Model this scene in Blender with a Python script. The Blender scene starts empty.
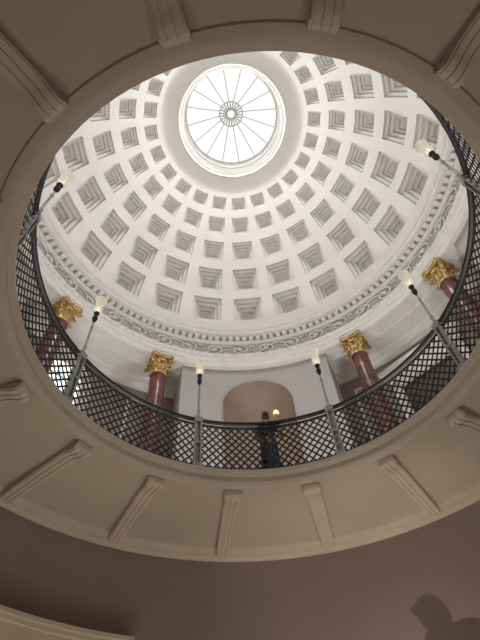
import bpy, bmesh, math, random
from mathutils import Vector, Matrix
random.seed(4)
S=bpy.context.scene
COL=S.collection
pi=math.pi
def rad(d): return d*pi/180.0
def P(r,a,z): return (r*math.sin(a), r*math.cos(a), z)   # a=0 is +y, grows toward +x

# ---------------------------------------------------------------- materials
def mat(name, c1, c2=None, scale=3.0, rough=0.7, metal=0.0, bump=0.0, bscale=20, emis=None, estr=0, ramp=(0.35,0.65), detail=6, dist=0.0):
    m=bpy.data.materials.new(name); m.use_nodes=True
    nt=m.node_tree; b=nt.nodes['Principled BSDF']
    b.inputs['Roughness'].default_value=rough; b.inputs['Metallic'].default_value=metal
    if c2 is None: c2=tuple(x*0.93 for x in c1)
    tc=nt.nodes.new('ShaderNodeTexCoord')
    n=nt.nodes.new('ShaderNodeTexNoise'); n.inputs['Scale'].default_value=scale; n.inputs['Detail'].default_value=detail
    n.inputs['Distortion'].default_value=dist
    nt.links.new(tc.outputs['Object'],n.inputs['Vector'])
    r=nt.nodes.new('ShaderNodeValToRGB'); r.color_ramp.elements[0].position=ramp[0]; r.color_ramp.elements[1].position=ramp[1]
    r.color_ramp.elements[0].color=(*c2,1); r.color_ramp.elements[1].color=(*c1,1)
    nt.links.new(n.outputs['Fac'],r.inputs['Fac']); nt.links.new(r.outputs['Color'],b.inputs['Base Color'])
    if bump>0:
        n2=nt.nodes.new('ShaderNodeTexNoise'); n2.inputs['Scale'].default_value=bscale
        nt.links.new(tc.outputs['Object'],n2.inputs['Vector'])
        bp=nt.nodes.new('ShaderNodeBump'); bp.inputs['Strength'].default_value=bump; bp.inputs['Distance'].default_value=0.02
        nt.links.new(n2.outputs['Fac'],bp.inputs['Height']); nt.links.new(bp.outputs['Normal'],b.inputs['Normal'])
    if emis:
        b.inputs['Emission Color'].default_value=(*emis,1); b.inputs['Emission Strength'].default_value=estr
    return m
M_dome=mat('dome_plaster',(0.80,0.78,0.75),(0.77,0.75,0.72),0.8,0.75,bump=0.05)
M_cof_shade=mat('coffer_shade_plaster',(0.62,0.60,0.57),(0.58,0.56,0.53),1.5,0.8)  # darker tone on coffer risers, recess shade put into the plaster colour
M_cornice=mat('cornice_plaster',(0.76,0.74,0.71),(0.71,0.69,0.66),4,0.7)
M_frieze_gap=mat('frieze_ground_and_gap_shade',(0.42,0.41,0.39),(0.38,0.37,0.35),4,0.8)  # frieze ground, reused as painted shade between the dentils
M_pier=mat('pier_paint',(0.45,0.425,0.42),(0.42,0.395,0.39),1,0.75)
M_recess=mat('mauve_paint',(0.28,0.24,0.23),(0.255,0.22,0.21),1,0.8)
M_niche=mat('niche_paint',(0.36,0.27,0.21),(0.31,0.235,0.18),1,0.75)
M_lower=mat('brown_wall_paint',(0.31,0.245,0.22),(0.285,0.225,0.20),0.8,0.7,bump=0.05)
M_soffit=mat('soffit_paint',(0.53,0.465,0.375),(0.49,0.43,0.345),0.9,0.7,bump=0.04)
M_trim=mat('cream_trim',(0.60,0.53,0.43),(0.56,0.49,0.395),2,0.6)
M_floor=mat('stone_floor',(0.55,0.5,0.44),(0.45,0.4,0.35),1.5,0.5)
M_black=mat('black_iron',(0.010,0.009,0.010),(0.007,0.007,0.007),8,0.8,0.0)
M_steel=mat('grey_metal',(0.34,0.335,0.33),(0.26,0.255,0.25),6,0.5,0.2)
M_gold=mat('gilt',(0.84,0.60,0.28),(0.34,0.21,0.07),18,0.36,0.6,bump=0.4,bscale=45)
M_bronze=mat('dark_bronze',(0.04,0.037,0.035),(0.025,0.025,0.025),5,0.35,0.5)
M_marble=mat('red_scagliola',(0.19,0.058,0.055),(0.08,0.02,0.022),3.5,0.25,ramp=(0.36,0.66),detail=12,dist=1.0)
M_cmarble=mat('cream_marble',(0.6,0.55,0.48),(0.5,0.45,0.4),3,0.3)
M_dark=mat('dark_timber',(0.05,0.038,0.03),(0.035,0.026,0.022),3,0.5)
def skymat():
    m=bpy.data.materials.new('skylight_glass'); m.use_nodes=True; nt=m.node_tree
    for n in list(nt.nodes): nt.nodes.remove(n)
    o=nt.nodes.new('ShaderNodeOutputMaterial'); t=nt.nodes.new('ShaderNodeBsdfTransparent')
    e=nt.nodes.new('ShaderNodeEmission'); e.inputs[1].default_value=1.5
    tc=nt.nodes.new('ShaderNodeTexCoord'); n=nt.nodes.new('ShaderNodeTexNoise'); n.inputs['Scale'].default_value=1.2
    r=nt.nodes.new('ShaderNodeValToRGB'); r.color_ramp.elements[0].color=(0.90,0.95,0.93,1); r.color_ramp.elements[1].color=(0.99,1.0,0.99,1)
    nt.links.new(tc.outputs['Object'],n.inputs['Vector']); nt.links.new(n.outputs['Fac'],r.inputs['Fac']); nt.links.new(r.outputs['Color'],e.inputs[0])
    mx=nt.nodes.new('ShaderNodeMixShader'); mx.inputs[0].default_value=0.3
    nt.links.new(t.outputs[0],mx.inputs[1]); nt.links.new(e.outputs[0],mx.inputs[2]); nt.links.new(mx.outputs[0],o.inputs[0])
    return m
M_sky=skymat()
M_win=mat('daylit_window_glass',(0.9,0.95,0.95),None,2,0.3,emis=(0.93,0.97,1.0),estr=1.1)
M_bulb=mat('glowing_bulb',(1,0.9,0.75),None,2,0.3,emis=(1.0,0.86,0.60),estr=2.6)
M_bar=mat('glazing_bar_paint',(0.58,0.60,0.59),(0.54,0.56,0.55),4,0.6)
M_hub=mat('hub_paint',(0.46,0.48,0.47),(0.43,0.44,0.44),4,0.6)
def glassmat():
    m=bpy.data.materials.new('cut_glass'); m.use_nodes=True; nt=m.node_tree
    for n in list(nt.nodes): nt.nodes.remove(n)
    o=nt.nodes.new('ShaderNodeOutputMaterial'); t=nt.nodes.new('ShaderNodeBsdfTransparent'); t.inputs[0].default_value=(0.8,0.79,0.76,1)
    p=nt.nodes.new('ShaderNodeBsdfPrincipled'); p.inputs['Base Color'].default_value=(0.75,0.71,0.63,1); p.inputs['Roughness'].default_value=0.15
    p.inputs['Emission Color'].default_value=(1,0.9,0.72,1); p.inputs['Emission Strength'].default_value=0.3
    w=nt.nodes.new('ShaderNodeTexNoise'); w.inputs['Scale'].default_value=40
    mp=nt.nodes.new('ShaderNodeMapRange'); mp.inputs[1].default_value=0.4; mp.inputs[2].default_value=0.6; mp.inputs[3].default_value=0.3; mp.inputs[4].default_value=0.7
    mx=nt.nodes.new('ShaderNodeMixShader'); nt.links.new(w.outputs['Fac'],mp.inputs[0]); nt.links.new(mp.outputs[0],mx.inputs[0])
    nt.links.new(t.outputs[0],mx.inputs[1]); nt.links.new(p.outputs[0],mx.inputs[2]); nt.links.new(mx.outputs[0],o.inputs[0])
    return m
M_glass=glassmat()

# ---------------------------------------------------------------- helpers
class G:
    def __init__(s): s.v=[]; s.f=[]; s.m=[]
    def add(s,vs,fs,mi=0):
        o=len(s.v); s.v+= [tuple(x) for x in vs]; s.f+=[tuple(i+o for i in f) for f in fs]; s.m+=[mi]*len(fs)
def finish(g,name,mats,parent=None,loc=None,merge=True,smooth=35,mods=None):
    me=bpy.data.meshes.new(name); me.from_pydata(g.v,[],g.f)
    for m in (mats if isinstance(mats,(list,tuple)) else [mats]): me.materials.append(m)
    me.polygons.foreach_set('material_index',g.m)
    bm=bmesh.new(); bm.from_mesh(me)
    if merge: bmesh.ops.remove_doubles(bm,verts=bm.verts,dist=1e-4)
    bmesh.ops.recalc_face_normals(bm,faces=bm.faces); bm.to_mesh(me); bm.free()
    if smooth:
        me.polygons.foreach_set('use_smooth',[True]*len(me.polygons)); me.set_sharp_from_angle(angle=rad(smooth))
    o=bpy.data.objects.new(name,me); COL.objects.link(o)
    if loc: o.location=loc
    if parent: o.parent=parent
    return o
def empty(name,loc=(0,0,0),rotz=0):
    e=bpy.data.objects.new(name,None); e.empty_display_size=0.2; e.location=loc; e.rotation_euler=(0,0,rotz); COL.objects.link(e); return e
def tag(o,label=None,cat=None,kind=None,group=None):
    if label:o['label']=label
    if cat:o['category']=cat
    if kind:o['kind']=kind
    if group:o['group']=group
def lathe(g,prof,segs=96,a0=0,a1=2*pi,mi=0,closed=False,cx=0,cy=0,rf=None):
    full=abs(a1-a0-2*pi)<1e-6
    n=segs if full else segs+1
    vs=[];fs=[]
    for i in range(n):
        a=a0+(a1-a0)*i/segs
        for r,z in prof:
            k=rf(a,r,z) if rf else 1
            vs.append((cx+r*k*math.sin(a),cy+r*k*math.cos(a),z))
    m=len(prof); mm=m if closed else m-1
    for i in range(segs):
        j=(i+1)%n
        for k in range(mm):
            k2=(k+1)%m
            fs.append((i*m+k,j*m+k,j*m+k2,i*m+k2))
    if closed and not full:
        fs.append(tuple(range(m))); fs.append(tuple((n-1)*m+k for k in reversed(range(m))))
    g.add(vs,fs,mi)
def boxp(g,fn,x0,x1,y0,y1,z0,z1,mi=0):
    vs=[fn(x,y,z) for x in (x0,x1) for y in (y0,y1) for z in (z0,z1)]
    g.add(vs,[(0,1,3,2),(4,6,7,5),(0,4,5,1),(2,3,7,6),(0,2,6,4),(1,5,7,3)],mi)
ident=lambda x,y,z:(x,y,z)
def arcbox(g,r0,r1,a0,a1,z0,z1,seg=8,mi=0):
    lathe(g,[(r0,z0),(r1,z0),(r1,z1),(r0,z1)],seg,a0,a1,mi,closed=True)
def tube(g,pts,rads,sides=8,mi=0,cap=True):
    pts=[Vector(p) for p in pts]; n=len(pts)
    if not isinstance(rads,(list,tuple)): rads=[rads]*n
    vs=[]; up=None
    for i in range(n):
        t=(pts[min(i+1,n-1)]-pts[max(i-1,0)]).normalized()
        if up is None:
            up=Vector((0,0,1)) if abs(t.z)<0.9 else Vector((1,0,0))
        s=t.cross(up)
        if s.length<1e-5: s=t.cross(Vector((0,1,0)))
        s.normalize(); u=s.cross(t).normalized(); up=u
        for k in range(sides):
            a=2*pi*k/sides; vs.append(pts[i]+(s*math.cos(a)+u*math.sin(a))*rads[i])
    fs=[]
    for i in range(n-1):
        for k in range(sides):
            k2=(k+1)%sides; fs.append((i*sides+k,i*sides+k2,(i+1)*sides+k2,(i+1)*sides+k))
    if cap: fs.append(tuple(reversed(range(sides)))); fs.append(tuple((n-1)*sides+k for k in range(sides)))
    g.add(vs,fs,mi)
def ball(g,c,r,su=10,sv=6,mi=0,fn=None):
    if not isinstance(r,(list,tuple)): r=(r,r,r)
    vs=[];fs=[]
    for j in range(sv+1):
        b=-pi/2+pi*j/sv
        for i in range(su):
            a=2*pi*i/su
            p=(c[0]+r[0]*math.cos(b)*math.cos(a),c[1]+r[1]*math.cos(b)*math.sin(a),c[2]+r[2]*math.sin(b))
            vs.append(fn(*p) if fn else p)
    for j in range(sv):
        for i in range(su):
            i2=(i+1)%su; fs.append((j*su+i,j*su+i2,(j+1)*su+i2,(j+1)*su+i))
    g.add(vs,fs,mi)

# ---------------------------------------------------------------- DOME
ZC=12.7; R=5.5
def sph(al,a,rr=R): return P(rr*math.cos(al),a,ZC+rr*math.sin(al))
rows=[(15.8,28.0,21.8,4.5),(28.0,39.4,33.7,4.15),(39.4,49.6,44.6,3.5),(49.6,58.3,54.1,2.9),(58.3,65.2,61.9,2.3)]
NC=24; g=G(); nsub=4
def loop(lo,hi,a0,a1,rr):
    pts=[]
    for k in range(nsub): pts.append(sph(lo,a0+(a1-a0)*k/nsub,rr))
    for k in range(nsub): pts.append(sph(lo+(hi-lo)*k/nsub,a1,rr))
    for k in range(nsub): pts.append(sph(hi,a1+(a0-a1)*k/nsub,rr))
    for k in range(nsub): pts.append(sph(hi+(lo-hi)*k/nsub,a0,rr))
    return pts
for (lo,hi,ac,hh) in rows:
    for i in range(NC):
        c=2*pi*i/NC; hw=pi/NC; ow=hw*0.69
        L=[(loop(rad(lo),rad(hi),c-hw,c+hw,R),0)]
        h=rad(hh); w=ow; d=0; step=0.13*(hh/4.7)**0.8
        L.append((loop(rad(ac)-h,rad(ac)+h,c-w,c+w,R),0))
        for s in range(3):
            d+=step
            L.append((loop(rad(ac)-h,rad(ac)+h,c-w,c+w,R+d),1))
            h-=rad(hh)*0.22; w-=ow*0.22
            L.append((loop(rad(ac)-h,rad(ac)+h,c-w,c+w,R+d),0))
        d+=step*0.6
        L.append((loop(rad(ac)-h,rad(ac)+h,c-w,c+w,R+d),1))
        n=4*nsub
        for (A,_),(B,mi) in zip(L[:-1],L[1:]):
            g.add(A+B,[(k,(k+1)%n,n+(k+1)%n,n+k) for k in range(n)],mi)
        g.add(L[-1][0]+[sph(rad(ac),c,R+d)],[(k,(k+1)%n,n) for k in range(n)],0)
lathe(g,[(R*math.cos(rad(t)),ZC+R*math.sin(rad(t))) for t in (11.0,12.5,14,15.8)],96)
ocz=ZC+R*math.sin(rad(73.6))
lathe(g,[(R*math.cos(rad(t)),ZC+R*math.sin(rad(t))) for t in (65.2,67,68,69.5,71.0)]+[(1.77,ocz-0.12),(1.75,ocz-0.15),(1.70,ocz-0.15),(1.68,ocz-0.09),(1.62,ocz-0.07),(1.58,ocz-0.03),(1.56,ocz+0.05)],96)
dome=finish(g,'ceiling',[M_dome,M_cof_shade],smooth=25)
tag(dome,'cream plaster coffered dome with five rings of stepped square coffers','dome','structure')
g=G(); lathe(g,[(6.9,12.1),(6.9,14.6)]+[(6.7*math.cos(rad(t)),ZC+6.7*math.sin(rad(t))) for t in range(18,76,5)]+[(1.70,19.3),(1.70,18.8)],64)
o=finish(g,'ceiling.001',M_cornice); tag(o,'plain outer shell of the rotunda dome','dome','structure')

# skylight
win=empty('window_1',(0,0,ocz)); tag(win,'round glazed skylight with radiating bars and a fan-shaped hub','skylight','structure')
g=G(); lathe(g,[(1.56,0.05),(1.56,0.25),(1.53,0.28),(1.53,0.34),(1.56,0.37),(1.56,0.68),(1.54,0.70),(1.525,0.77),(1.70,0.79),(1.70,0.0)],96); finish(g,'frame',M_cornice,win)
g=G(); lathe(g,[(1.66,0.80),(0.40,1.46)],64); finish(g,'glass',M_sky,win)
g=G()
for i in range(16):
    a=2*pi*i/16+0.1
    A=Vector(P(1.60,a,0.78)); B=Vector(P(0.40,a,1.39)); s=Vector((math.cos(a),-math.sin(a),0))*0.018; u=Vector((0,0,0.015))
    g.add([A-s-u,A+s-u,A+s+u,A-s+u,B-s-u,B+s-u,B+s+u,B-s+u],[(0,1,2,3),(4,5,6,7),(0,1,5,4),(1,2,6,5),(2,3,7,6),(3,0,4,7)])
lathe(g,[(1.49,0.75),(1.54,0.75),(1.54,0.84),(1.49,0.84)],64,closed=True)
finish(g,'glazing_bar',M_bar,win)
g=G(); lathe(g,[(0.42,1.32),(0.38,1.31),(0.38,1.39),(0.42,1.39)],48,closed=True)
lathe(g,[(0.12,1.31),(0.17,1.31),(0.18,1.34),(0.18,1.39),(0.12,1.39)],32,closed=True)
for i in range(22):
    a=2*pi*i/22
    fn=lambda x,y,z:((y*math.sin(a)+x*math.cos(a)),(y*math.cos(a)-x*math.sin(a)),z)
    boxp(g,fn,-0.024,0.024,0.16,0.38,1.33,1.38)
finish(g,'hub',M_hub,win)
g=G(); lathe(g,[(0.0,1.47),(0.42,1.47)],32); finish(g,'hub_glass',M_sky,win)

# ---------------------------------------------------------------- ENTABLATURE
BZ=12.24; D=-0.14
g=G()
lathe(g,[(6.9,BZ),(5.95,BZ),(5.93,BZ-0.03),(5.88,BZ-0.03),(5.86,BZ),(5.50,BZ),(5.48,BZ-0.03),(5.42,BZ-0.03),(5.40,BZ),(5.40,BZ+0.16),(5.37,BZ+0.18),(5.37,BZ+0.32),(5.33,BZ+0.35),(5.31,BZ+0.40),(5.31,BZ+0.45),(5.34,BZ+0.49),(5.46,BZ+0.50)],128,mi=0)
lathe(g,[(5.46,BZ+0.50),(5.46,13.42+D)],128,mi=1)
lathe(g,[(5.46,13.42+D),(5.42,13.43+D),(5.38,13.47+D),(5.38,13.49+D),(5.36,13.50+D)],128,mi=0)
lathe(g,[(5.36,13.50+D),(5.36,13.62+D),(5.30,13.64+D)],128,mi=1)  # dark band behind the dentils, gap shade painted into the colour
lathe(g,[(5.30,13.64+D),(5.16,13.65+D),(5.15,13.72+D),(5.12,13.74+D),(5.09,13.80+D),(5.08,13.86+D),(5.11,13.89+D),(5.30,13.90+D),(5.40,13.90+D)],128,mi=0)
N=160
for i in range(N):
    a=2*pi*i/N; arcbox(g,5.25,5.38,a-0.0115,a+0.0115,13.52+D,13.64+D,1,0)
N=150
for i in range(N):
    a=2*pi*i/N; p=P(5.325,a,BZ+0.37); ball(g,p,(0.036,0.036,0.032),6,4,0)
NP=44; zc=(BZ+.5+13.42+D)/2; AM=0.20
for i in range(NP):
    a0=2*pi*i/NP; L=2*pi*5.44/NP; sgn=1 if i%2==0 else -1
    pts=[]
    for k in range(9):
        u=k/8; s=u*L; z=zc-sgn*AM*math.cos(pi*u)
        pts.append(P(5.435,a0+s/5.44,z))
    tube(g,pts,0.026,5,0,False)
    pts=[];rr=[]
    for k in range(18):
        t=k/17; ang=sgn*(-pi/2+ t*2.8*pi); q=0.21*(1-t)+0.03
        s=L*0.5+q*math.cos(ang)*1.2; z=zc+q*math.sin(ang)*0.95
        pts.append(P(5.41,a0+s/5.44,z)); rr.append(0.027*(1-0.1*t))
    tube(g,pts,rr,5,0,False)
    ball(g,P(5.41,a0+0.5*L/5.44,zc),(0.055,0.055,0.055),7,5,0)
    for (ds,dzz,sz) in ((0.06,0.15,.045),(0.94,-0.15,.045),(0.18,0.23,.032),(0.82,-0.23,.032),(0.02,-0.03,.03)):
        ball(g,P(5.43,a0+ds*L/5.44,zc+sgn*dzz),(sz,sz,sz*.8),6,4,0)
o=finish(g,'trim_1',[M_cornice,M_frieze_gap],merge=False,smooth=30)
tag(o,'moulded cream cornice with dentils and scrolling foliage frieze below dome','cornice','structure')

# ---------------------------------------------------------------- UPPER WALLS
FZ=6.75; RP=5.56; RR=6.6
names=['wall_north','wall_east','wall_south','wall_west']
hw=rad(21.5)
for q in range(4):
    c=q*pi/2; g=G()
    w=0.94; zs=10.80; sill=8.2
    ss=[-hw*RP+ (hw*RP-w)*k/6 for k in range(6)]+[-w*math.cos(pi*k/20) for k in range(21)]+[w+(hw*RP-w)*k/6 for k in range(1,7)]
    f=lambda s,z,d=0:P(RP+d,c+s/RP,z)
    for s0,s1 in zip(ss[:-1],ss[1:]):
        if s0>=-w-1e-6 and s1<=w+1e-6:
            g.add([f(s0,FZ),f(s1,FZ),f(s1,sill),f(s0,sill)],[(0,1,2,3)])
            z0=zs+math.sqrt(max(0,w*w-s0*s0)); z1=zs+math.sqrt(max(0,w*w-s1*s1))
            g.add([f(s0,z0),f(s1,z1),f(s1,BZ+.05),f(s0,BZ+.05)],[(0,1,2,3)])
        else: g.add([f(s0,FZ),f(s1,FZ),f(s1,BZ+.05),f(s0,BZ+.05)],[(0,1,2,3)])
    for s in (-hw*RP,hw*RP):
        g.add([f(s,FZ),f(s,FZ,RR-RP+.15),f(s,BZ+.05,RR-RP+.15),f(s,BZ+.05)],[(0,1,2,3)])
    nt=20; rowsn=[]
    for z in (sill,9.6,zs): rowsn.append([f(-w*math.cos(pi*k/nt),z,0.9*w*math.sin(pi*k/nt)) for k in range(nt+1)])
    for p in range(1,9):
        ph=pi/2*p/8; rowsn.append([f(-w*math.cos(pi*k/nt)*math.cos(ph),zs+w*math.sin(ph),0.9*w*math.sin(pi*k/nt)*math.cos(ph)) for k in range(nt+1)])
    vs=[v for r_ in rowsn for v in r_]; m=nt+1
    g.add(vs,[(j*m+k,j*m+k+1,(j+1)*m+k+1,(j+1)*m+k) for j in range(len(rowsn)-1) for k in range(nt)],1)
    g.add(rowsn[0],[tuple(range(m))],1)
    pts=[f(-w-.02,sill,-.005)]+[f(-(w+.02)*math.cos(pi*k/24),zs+(w+.02)*math.sin(pi*k/24),-.005) for k in range(25)]+[f(w+.02,sill,-.005)]
    tube(g,pts,0.028,6,0)
    arcbox(g,RP-.06,RP+.1,c-hw,c+hw,sill-.25,sill-.08,12,2)
    arcbox(g,RP-.05,RP+.1,c-hw,c+hw,FZ,FZ+.3,12,2)
    o=finish(g,names[q],[M_pier,M_niche,M_cornice],smooth=20,merge=False); tag(o,'pale grey curved wall bay with tall arched niche','wall','structure')
names=['wall_northeast','wall_southeast','wall_southwest','wall_northwest']
for q in range(4):
    c=q*pi/2+pi/4; g=G()
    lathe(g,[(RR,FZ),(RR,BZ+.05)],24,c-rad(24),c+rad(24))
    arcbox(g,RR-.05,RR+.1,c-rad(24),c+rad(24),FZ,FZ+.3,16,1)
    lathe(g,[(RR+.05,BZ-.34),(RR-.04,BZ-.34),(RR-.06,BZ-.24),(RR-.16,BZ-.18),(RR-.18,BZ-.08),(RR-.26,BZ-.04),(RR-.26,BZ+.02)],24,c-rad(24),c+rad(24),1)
    for (pa,pb) in ((-21,-16.5),(12.5,20)) if q!=0 else ((-20,-14),):
        x0,x1=c+rad(pa),c+rad(pb)
        for zz in (8.4,11.4): arcbox(g,RR-.05,RR+.02,x0,x1,zz,zz+.06,4,1)
        for aa in (x0,x1): arcbox(g,RR-.05,RR+.02,aa-.005,aa+.005,8.4,11.46,1,1)
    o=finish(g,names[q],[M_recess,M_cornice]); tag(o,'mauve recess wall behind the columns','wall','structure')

wn=empty('window_2',P(RR,rad(-49),FZ),-rad(-49)); tag(wn,'daylit arched-head window with cream surround in the mauve recess','window','structure')
def lin(g,x0,x1,y0,y1,z0,z1,mi=0): boxp(g,ident,x0,x1,y0,y1,z0,z1,mi)
def archface(g,w,z0,zs,y,n=16,mi=0):
    vs=[(-w,y,z0),(w,y,z0)]+[(w*math.cos(pi*k/n),y,zs+w*math.sin(pi*k/n)) for k in range(n+1)]
    g.add(vs,[tuple(range(len(vs)))],mi)
g=G(); archface(g,.52,3.0,4.35,-.05); finish(g,'glass',M_win,wn,smooth=0)
g=G()
for w_,r_ in ((.56,.045),(.68,.035),(.80,.03)):
    tube(g,[(-w_,-.07,2.95)]+[(-w_*math.cos(pi*k/20),-.07,4.35+w_*math.sin(pi*k/20)) for k in range(21)]+[(w_,-.07,2.95)],r_,6)
lin(g,-.9,.9,-.22,0.05,2.80,2.98)
finish(g,'frame',M_cornice,wn,smooth=30,merge=False)
g=G()
for x in (-.19,.16): lin(g,x,x+.03,-.09,-.055,3.0,4.8)
for z in (3.4,3.85,4.3): lin(g,-.52,.52,-.09,-.055,z,z+.03)
finish(g,'glazing_bar',M_bar,wn,smooth=0)
dr=empty('door_1',P(RR,rad(43),FZ),-rad(43)); tag(dr,'tall dark timber double door in cream surround','door','structure')
g=G(); lin(g,-.85,.85,-.1,0,0.02,4.0)
for x in (-.75,.08):
    for z in (0.3,1.5,2.8): lin(g,x,x+.67,-.13,-.08,z,z+1.0)
finish(g,'leaf',M_dark,dr,smooth=0)
g=G()
for x in (-1.05,.85): lin(g,x,x+.2,-.22,.05,0.02,4.2)
lin(g,-1.05,1.05,-.22,.05,4.0,4.22); lin(g,-1.1,1.1,-.26,.05,4.22,4.5); lin(g,-1.22,1.22,-.42,.05,4.5,4.6)
finish(g,'surround',M_cornice,dr,smooth=0)

# ---------------------------------------------------------------- GALLERY RING
WR=5.28
g=G()
lathe(g,[(WR,6.55),(3.32,6.55),(3.30,6.52),(3.20,6.51),(3.16,6.525),(3.14,6.55),(3.12,6.57),(3.12,6.66),(3.09,6.68),(3.06,6.72),(3.06,6.76),(3.09,6.79),(3.36,6.79),(3.38,6.75),(6.9,6.75),(6.9,6.55)],128,closed=True)
o=finish(g,'floor.001',[M_soffit]); tag(o,'circular gallery landing with painted soffit and moulded inner edge','gallery floor','structure')
g=G()
lathe(g,[(WR+.01,6.42),(WR-.05,6.43),(WR-.08,6.46),(WR-.13,6.46),(WR-.15,6.49),(WR-.23,6.50),(WR-.27,6.52),(WR-.29,6.56),(WR+.01,6.56)],128,closed=True)
o=finish(g,'trim_2',M_trim); tag(o,'cream moulding where brown wall meets gallery soffit','moulding','structure')
g=G(); lathe(g,[(WR,0),(WR,6.57)],96); o=finish(g,'wall_rotunda',M_lower); tag(o,'brown painted curved wall of lower rotunda','wall','structure')
g=G(); lathe(g,[(0.001,-0.05),(WR+.05,-0.05),(WR+.05,0),(0.001,0)],64,closed=True); o=finish(g,'floor',M_floor); tag(o,'stone floor of lower rotunda','floor','structure')
def bracket_mesh():
    g=G(); E=WR-.2; I=3.25
    prof=[(E,0.0),(I+.07,0.0),(I+.02,-0.02),(I,-0.07),(I+.015,-0.125),(I+.055,-0.158),(I+.12,-0.165),(I+.19,-0.148),(I+.24,-0.12),(I+.33,-0.095),(3.75,-0.088),(4.2,-0.098),(4.6,-0.12),(4.85,-0.135),(E,-0.155)]
    n=len(prof)
    tw=lambda y:0.128-0.022*(y-3.2)/(E-3.2)
    A=[(-tw(y),y,z) for y,z in prof]; B=[(tw(y),y,z) for y,z in prof]
    g.add(A+B,[tuple(range(n)),tuple(n+k for k in reversed(range(n)))]+[(k,(k+1)%n,n+(k+1)%n,n+k) for k in range(n)])
    prof2=[(y,z-0.016) for y,z in prof[3:]]; n2=len(prof2)
    for (xa,xb) in ((-0.85,-0.5),(0.5,0.85),(-0.17,0.17)):
        A=[(xa*tw(y),y,z) for y,z in prof2]+[(xa*tw(y),y,z+.03) for y,z in prof2]; B=[(xb*tw(y),y,z) for y,z in prof2]+[(xb*tw(y),y,z+.03) for y,z in prof2]
        fs=[]
        for k in range(n2-1):
            fs+= [(k,k+1,2*n2+k+1,2*n2+k),(k,k+1,n2+k+1,n2+k),(2*n2+k,2*n2+k+1,3*n2+k+1,3*n2+k)]
        fs.append((0,n2,3*n2,2*n2)); g.add(A+B,fs)
    for s in (-1,1):
        pts=[]
        for k in range(22):
            t=k/21; an=-pi/2+t*3.6*pi; q=0.07*(1-t)+0.008
            pts.append((s*.130,I+.09-q*math.cos(an)*0.95,-0.083+q*math.sin(an)))
        tube(g,pts,0.010,5)
    return g
g=bracket_mesh(); b0=finish(g,'bracket',M_trim,merge=False,smooth=30)
b0.location=(0,0,6.555)
for i in range(16):
    a=rad(11.25+22.5*i)
    b=b0 if i==0 else b0.copy()
    if i: COL.objects.link(b)
    b.rotation_euler=(0,0,-a)
    tag(b,'cream scrolled plaster bracket under the gallery soffit','bracket',None,'brackets under the gallery')

# ---------------------------------------------------------------- RAILING
rl=empty('railing',(0,0,6.79)); tag(rl,'black iron circular balustrade with diamond lattice mesh','railing')
RB=3.18; HT=1.12
g=G(); lathe(g,[(RB-.026,HT-.05),(RB+.026,HT-.05),(RB+.034,HT-.02),(RB+.024,HT+.01),(RB-.024,HT+.01),(RB-.034,HT-.02)],128,closed=True)
finish(g,'handrail',M_black,rl)
g=G(); lathe(g,[(RB-.014,HT-.14),(RB+.014,HT-.14),(RB+.014,HT-.11),(RB-.014,HT-.11)],128,closed=True); finish(g,'upper_rail',M_black,rl)
g=G(); lathe(g,[(RB-.018,.04),(RB+.018,.04),(RB+.018,.08),(RB-.018,.08)],128,closed=True); finish(g,'lower_rail',M_black,rl)
def strip(g,a0,a1,z0,z1,wd=0.0148,rr=RB,seg=4):
    vs=[]
    for k in range(seg+1):
        t=k/seg; a=a0+(a1-a0)*t; z=z0+(z1-z0)*t
        da=(a1-a0)*RB; dzz=z1-z0; l=math.hypot(da,dzz); nx=-dzz/l*wd; nz=da/l*wd
        for sx in (-1,1):
            for dr in (-.004,.004):
                vs.append(P(rr+dr,a+sx*nx/RB,z+sx*nz))
    fs=[]
    for k in range(seg):
        o=k*4; q=o+4
        fs+=[(o,o+1,q+1,q),(o+2,o+3,q+3,q+2),(o,o+2,q+2,q),(o+1,o+3,q+3,q+1)]
    g.add(vs,fs)
for i in range(8):
    a0=rad(22.5+45*i); g=G(); nst=18; da=rad(45)/nst; dl=rad(45)/nst*6.0
    for k in range(-7,nst+7):
        s=a0+k*da
        for (x0,x1,rr) in ((s,s+dl,RB-.004),(s+dl,s,RB+.004)):
            lo=a0;hi=a0+rad(45); z0,z1=0.06,HT-.12
            t0,t1=0,1; d=x1-x0; bad=False
            for lim,sg in ((lo,1),(hi,-1)):
                fa=(x0-lim)*sg; fb=(x1-lim)*sg
                if fa<=0 and fb<=0: bad=True; break
                if fa<0: t0=max(t0,fa/(fa-fb))
                if fb<0: t1=min(t1,fa/(fa-fb))
            if bad or t1-t0<0.02: continue
            strip(g,x0+d*t0,x0+d*t1,z0+(z1-z0)*t0,z0+(z1-z0)*t1,rr=rr)
    finish(g,'lattice_panel',M_black,rl,merge=False,smooth=0)
def lathe_part(name,prof,m,parent,segs=20,rf=None):
    g=G(); lathe(g,prof,segs,rf=rf); return finish(g,name,m,parent)
def mkcopy(src_parts,root_loc,rotz,name):
    e=empty(name,root_loc,rotz)
    for p in src_parts:
        c=p.copy(); COL.objects.link(c); c.parent=e
    return e
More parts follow.
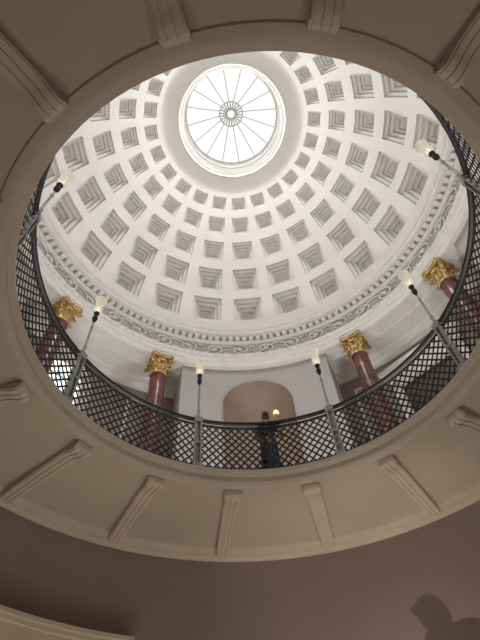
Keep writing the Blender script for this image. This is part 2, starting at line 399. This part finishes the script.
for i in range(8):
    a=rad(22.5+45*i); loc=P(RB-.01,a,6.79)
    if i==0:
        e=empty('lamp_standard',loc,-a); parts=[]
        g=G(); boxp(g,ident,-.08,.08,-.06,.06,0,.10)
        boxp(g,ident,-.065,-.035,-.045,.045,.1,1.04); boxp(g,ident,.035,.065,-.045,.045,.1,1.04)
        boxp(g,ident,-.075,.075,-.055,.055,1.02,1.14); boxp(g,ident,-.07,.07,-.05,.05,.52,.56); lathe(g,[(0,.1),(.02,.1),(.02,1.04),(0,1.04)],10)
        parts.append(finish(g,'post',M_steel,e,smooth=30))
        parts.append(lathe_part('pole',[(0,1.12),(.045,1.12),(.05,1.16),(.028,1.19),(.024,1.28),(.036,1.32),(.024,1.36),(.021,1.5),(.018,1.85),(.030,1.88),(.030,1.90),(.018,1.93),(.016,2.06),(0,2.06)],M_steel,e))
        parts.append(lathe_part('lamp_holder',[(0,2.03),(.016,2.03),(.028,2.08),(.045,2.13),(.05,2.19),(.033,2.23),(.033,2.27),(.05,2.31),(.053,2.34),(0,2.34)],M_black,e))
        parts.append(lathe_part('glass_shade',[(.045,2.34),(.072,2.40),(.080,2.49),(.072,2.61),(.086,2.72),(.112,2.80),(.105,2.80),(.079,2.72),(.065,2.61),(.073,2.49),(.064,2.40),(.04,2.35)],M_glass,e,24,rf=lambda a,r,z:1+0.05*math.cos(12*a)))
        g=G()
        for k in range(3):
            an=2*pi*k/3; ball(g,(.03*math.cos(an),.03*math.sin(an),2.48),(.017,.017,.06),8,6)
        parts.append(finish(g,'bulb',M_bulb,e,merge=False))
    else: e=mkcopy(parts,loc,-a,'lamp_standard')
    tag(e,'grey metal lamp standard with flared cut glass shade on the balustrade','lamp',None,'lamps around the balustrade')

# ---------------------------------------------------------------- COLUMNS
def leaf(g,a,z0,h,r0,out,wd):
    n=7; m=5; vs=[]
    for j in range(n):
        t=j/(n-1)
        if t<0.75: r=r0+out*0.35*(t/0.75)**2; z=z0+h*t/0.75*0.92
        else:
            u=(t-0.75)/0.25; r=r0+out*(0.35+0.65*math.sin(u*pi/2)); z=z0+h*(0.92+0.10*math.sin(u*pi)-0.10*u)
        ww=wd*(0.75+0.5*math.sin(pi*min(t*1.1,1)))*(1 if t<0.85 else 0.7)*(1+0.14*(-1)**j)
        for k in range(m):
            x=(k/(m-1)-0.5)*2
            rr=r+0.018*(1-abs(x))-0.02*abs(x)
            vs.append(P(rr,a+x*ww/2/max(r,0.1),z-0.03*abs(x)))
    g.add(vs,[(j*m+k,j*m+k+1,(j+1)*m+k+1,(j+1)*m+k) for j in range(n-1) for k in range(m-1)])
def capital():
    g=G()
    lathe(g,[(.235,0),(.255,.01),(.255,.05),(.235,.06),(.17,.1),(.17,.4),(.18,.6),(.25,.72),(.25,.74)],24)
    for k in range(8): leaf(g,2*pi*k/8,.06,.26,.225,.13,.13)
    for k in range(8): leaf(g,2*pi*(k+.5)/8,.2,.36,.21,.17,.12)
    for k in range(4):
        a=pi/4+k*pi/2
        for s in (-1,1):
            pts=[]
            for q in range(8):
                t=q/7; pts.append(P(.22+.19*t**1.5,a+s*(1-t)*0.45+s*0.05,.42+.22*t))
            tube(g,pts,[.016+.008*q/7 for q in range(8)],6)
            pts=[];rr=[]
            for q in range(20):
                t=q/19; an=pi/2-t*3.4*pi; qq=.075*(1-t)+.012
                pts.append(P(.42+qq*math.cos(an),a+s*0.05,.60+qq*math.sin(an))); rr.append(.02*(1-.3*t))
            tube(g,pts,rr,6)
        leaf(g,a,.38,.2,.26,.14,.09)
    for k in range(4):
        a=k*pi/2
        for s in (-1,1):
            pts=[];rr=[]
            for q in range(16):
                t=q/15; an=t*3.2*pi; qq=.05*(1-t)+.01
                p=P(.27,a,0); x=s*(.06+qq*math.cos(an)-.02)
                pts.append((p[0]+x*math.cos(a),p[1]-x*math.sin(a),.62+qq*math.sin(an))); rr.append(.014)
            tube(g,pts,rr,5)
        for q in range(6):
            an=2*pi*q/6; p=P(.335,a,.79); ball(g,(p[0]+.035*math.cos(an)*math.cos(a),p[1]-.035*math.cos(an)*math.sin(a),.79+.035*math.sin(an)),.024,6,5)
        ball(g,P(.345,a,.79),.025,6,5)
    def ab(a,r,z): return 1+0.50*(abs(2*math.sin(a)*math.cos(a))**3)
    lathe(g,[(0,.74),(.28,.74),(.29,.76),(.29,.79),(.305,.80),(.32,.85),(0,.85)],64,rf=ab)
    return g
def base():
    g=G(); boxp(g,ident,-.34,.34,-.34,.34,0,.14)
    prof=[(0,.14),(.33,.14)]+[(.31+.035*math.cos(t),.19+.05*math.sin(t)) for t in (-1.2,-.6,0,.6,1.2)]+[(.28,.245),(.275,.29)]+[(.275+.025*math.cos(t),.33+.03*math.sin(t)) for t in (-1.2,0,1.2)]+[(.26,.37),(.255,.42),(0,.42)]
    lathe(g,prof,32); return g
CS=0.80; capz=(BZ-FZ)-0.85*CS
shaftp=[(0,.40),(.255,.40),(.248,.43)]+[(.245-.035*(t/10)**1.6,.43+(capz-.47)*t/10) for t in range(1,11)]+[(.22,capz-.02),(.22,capz+.01),(0,capz+.01)]
cols=[30.5,60.5,120,150,210,240,302,332]; cparts=None
for i,d in enumerate(cols):
    a=rad(d); loc=P(5.63,a,FZ)
    if cparts is None:
        e=empty('column',loc,-a); cparts=[]
        cparts.append(finish(base(),'base',M_cmarble,e,smooth=30))
        g=G(); lathe(g,shaftp,32); s=finish(g,'shaft',M_marble,e); cparts.append(s)
        cp=finish(capital(),'capital',M_gold,e,merge=False,smooth=50); cp.location=(0,0,capz); cp.scale=(.90,.90,CS); cp['label']='gilded leafy Corinthian capital'; cparts.append(cp)
    else: e=mkcopy(cparts,loc,-a,'column')
    tag(e,'deep red marble column with gilded Corinthian capital','column',None,'columns around the gallery')

# ---------------------------------------------------------------- STATUE (bronze torch bearer)
def remeshed(g,name,m,parent,vox,loc=(0,0,0),sm=4):
    me=bpy.data.meshes.new(name); me.from_pydata(g.v,[],g.f); me.materials.append(m)
    o=bpy.data.objects.new(name,me); COL.objects.link(o)
    md=o.modifiers.new('r','REMESH'); md.mode='VOXEL'; md.voxel_size=vox; md.use_smooth_shade=True
    s=o.modifiers.new('s','SMOOTH'); s.iterations=sm; s.factor=0.5
    o.location=loc; o.parent=parent; return o
st=empty('statue',(0.06,3.70,FZ)); tag(st,'dark bronze robed torch-bearer statue standing by the balustrade','statue')
B=.22
g=G(); boxp(g,ident,-.24,.24,-.24,.24,0,.06); boxp(g,ident,-.20,.20,-.20,.20,.06,B-.04); boxp(g,ident,-.23,.23,-.23,.23,B-.04,B)
finish(g,'plinth',M_bronze,st,smooth=0)
g=G()
lathe(g,[(0.0,B),(.20,B),(.19,B+.15),(.16,B+.5),(.155,B+.8),(.12,B+1.0),(.13,B+1.15),(.155,B+1.28),(.12,B+1.4),(0,B+1.42)],48,rf=lambda a,r,z:(1+0.10*math.cos(9*a+z*2)*max(0,1-(z-B)/1.1))*(1+0.12*abs(math.sin(a))))
tube(g,[(0,0,B+1.36),(0,-.01,B+1.45),(0,-.02,B+1.52)],[.06,.052,.05],10)
ball(g,(0,-.02,B+1.60),(.078,.095,.115),14,10)
ball(g,(0,.04,B+1.64),(.09,.095,.10),12,8)
ball(g,(0,.13,B+1.60),(.05,.05,.05),8,6)
tube(g,[(0,-.10,B+1.63),(0,-.128,B+1.585),(0,-.10,B+1.575)],[.01,.018,.012],6)
tube(g,[(-.035,-.09,B+1.55),(0,-.108,B+1.545),(.035,-.09,B+1.55)],.011,6)
TZ=B+1.08
tube(g,[(.13,0,B+1.33),(.22,-.04,B+1.14),(.245,-.08,TZ-.08),(.23,-.19,TZ-.03),(.215,-.22,TZ)],[.06,.05,.047,.036,.03],10)
ball(g,(.21,-.225,TZ+.02),(.04,.03,.045),8,6)
for k in range(4): tube(g,[(.185,-.235,TZ-.01+.02*k),(.21,-.265,TZ-.01+.02*k),(.24,-.24,TZ-.01+.02*k)],.011,6)
tube(g,[(-.13,0,B+1.33),(-.22,-.01,B+1.12),(-.24,-.03,B+1.02),(-.19,-.15,B+.92),(-.16,-.18,B+.90)],[.06,.05,.047,.036,.03],10)
ball(g,(-.14,-.19,B+.89),(.045,.03,.035),8,6)
for k in range(4): tube(g,[(-.13,-.19,B+.91-.018*k),(-.09,-.21,B+.905-.018*k),(-.065,-.20,B+.89-.018*k)],.010,6)
tube(g,[(-.14,-.19,B+.88),(-.13,-.2,B+.6),(-.12,-.19,B+.3)],[.03,.05,.04],8)
tube(g,[(.16,-.05,B+1.36),(.05,-.16,B+1.2),(-.1,-.15,B+1.05),(-.2,-.03,B+.95)],[.03,.035,.035,.03],8)
remeshed(g,'figure',M_bronze,st,.012,sm=2)
g=G(); tube(g,[(.21,-.235,TZ-.25),(.21,-.235,TZ+.22)],.016,10); lathe(g,[(0,TZ+.20),(.03,TZ+.21),(.055,TZ+.26),(.06,TZ+.29),(0,TZ+.29)],16,cx=.21,cy=-.235)
finish(g,'torch',M_gold,st,merge=False)
g=G(); ball(g,(.21,-.235,TZ+.36),(.06,.06,.08),14,10); finish(g,'torch_lamp',mat('warm_flame_lamp',(1,.7,.35),None,3,.4,emis=(1,.55,.22),estr=1.2),st)

# ---------------------------------------------------------------- LOWER LEVEL: doorway and bust
dr=empty('door_2',(0,0,0)); tag(dr,'wide doorway with cream moulded head in brown wall','door','structure')
g=G()
A0,A1=rad(-72),rad(-29); W0=WR
arcbox(g,W0-.13,W0+.01,A0,A1,4.62,4.86,24); arcbox(g,W0-.19,W0+.01,A0-.02,A1+.02,4.86,4.92,24); arcbox(g,W0-.25,W0+.01,A0-.03,A1+.03,4.92,4.98,24)
arcbox(g,W0-.13,W0+.01,A1-.05,A1,0.02,4.62,2); arcbox(g,W0-.13,W0+.01,A0,A0+.05,0.02,4.62,2)
finish(g,'surround',M_trim,dr,smooth=30)
g=G(); arcbox(g,W0-.05,W0-.01,A0+.05,A1-.05,0.02,4.62,20); finish(g,'leaf',mat('door_paint',(.42,.33,.25),None,2,.5),dr)

bx,by=2.12,3.50
bu=empty('bust',(bx,by,0),0); tag(bu,'dark stone bust on a tall pedestal near the wall','statue')
z=2.74
g=G(); boxp(g,ident,-.26,.26,-.26,.26,0,.2); boxp(g,ident,-.19,.19,-.19,.19,.2,z-.15); boxp(g,ident,-.24,.24,-.24,.24,z-.15,z)
finish(g,'pedestal',M_cmarble,bu,smooth=0)
g=G()
lathe(g,[(0,z),(.12,z),(.11,z+.04),(.06,z+.08),(.07,z+.14),(0,z+.16)],20)
ball(g,(0.14,0,z+.36),(.32,.14,.19),18,12); ball(g,(.30,0,z+.52),(.24,.13,.12),16,10)
tube(g,[(.06,0,z+.42),(0,0,z+.50),(-.03,0,z+.56)],[.12,.095,.08],12)
ball(g,(-.05,0,z+.62),(.105,.08,.10),16,12); ball(g,(-.01,0,z+.65),(.105,.09,.085),14,10)
tube(g,[(-.14,0,z+.66),(-.185,0,z+.61),(-.14,0,z+.595)],[.012,.024,.014],6)
tube(g,[(-.12,-.03,z+.55),(-.15,0,z+.545),(-.12,.03,z+.55)],.018,6)
remeshed(g,'head_and_shoulders',M_bronze,bu,.012,sm=1)

# ---------------------------------------------------------------- LIGHTS
def area(name,loc,target,size,power,color):
    l=bpy.data.lights.new(name,'AREA'); l.shape='DISK'; l.size=size; l.energy=power; l.color=color
    o=bpy.data.objects.new(name,l); COL.objects.link(o); o.location=loc
    o.rotation_euler=(Vector(target)-Vector(loc)).to_track_quat('-Z','Y').to_euler(); return o
for i in range(8):
    a=rad(45*i); area('gallery_fill_light',P(4.2,a,6.9),P(1.2,a,16),0.5,(58 if i in (0,1,2,3,4) else 50),(1,.985,.955))  # added fill lights, hidden on the gallery floor, to brighten the dome
for i in range(6):
    a=rad(60*i+30)
    l=bpy.data.lights.new('skylight_daylight','SPOT'); l.energy=78; l.spot_size=rad(172); l.spot_blend=0.15; l.shadow_soft_size=0.0; l.color=(1,.995,.98)
    o=bpy.data.objects.new('skylight_daylight',l); COL.objects.link(o); o.location=P(0.6,a,ocz+.08)
for (d,pw) in ((20,48),(110,26),(200,12),(290,26),(-35,36)):
    a=rad(d); area('lower_fill_light',P(3.0,a,0.3),P(3.6,a,6),1.2,pw,(1,.89,.75))  # added warm fill, out of view, for soffit and lower wall
sp=bpy.data.lights.new('bust_spot','SPOT'); sp.energy=250; sp.spot_size=rad(80); sp.spot_blend=1.0; sp.shadow_soft_size=0.012; sp.color=(1,.86,.77)
so=bpy.data.objects.new('bust_spot',sp); COL.objects.link(so); so.location=(1.8,2.2,1.6)
so.rotation_euler=(Vector((2.0,4.7,5.0))-Vector(so.location)).to_track_quat('-Z','Y').to_euler()
sn=bpy.data.lights.new('sky_sun','SUN'); sn.energy=12; sn.angle=rad(110); sn.color=(.98,.99,1)
sno=bpy.data.objects.new('sky_sun',sn); COL.objects.link(sno); sno.location=(0,0,30); sno.rotation_euler=(rad(-8),0,0)
w=bpy.data.worlds.new('world'); S.world=w; w.use_nodes=True
w.node_tree.nodes['Background'].inputs[0].default_value=(.95,.98,.97,1); w.node_tree.nodes['Background'].inputs[1].default_value=0.95

# ---------------------------------------------------------------- CAMERA
cam=bpy.data.cameras.new('camera'); co=bpy.data.objects.new('camera',cam); COL.objects.link(co); S.camera=co
cam.sensor_fit='VERTICAL'; cam.sensor_height=36; cam.lens=27.0; cam.clip_start=0.05; cam.clip_end=200
r=Vector((.9964,.0695,-.048)); f=Vector((0,.5678,.8231))
r.normalize(); f.normalize(); u=f.cross(r)*-1
m=Matrix((r,u,-f)).transposed().to_4x4(); m.translation=Vector((-0.29,-3.56,1.6)); co.matrix_world=m
S.view_settings.view_transform='Standard'; S.view_settings.look='None'; S.view_settings.exposure=0.0
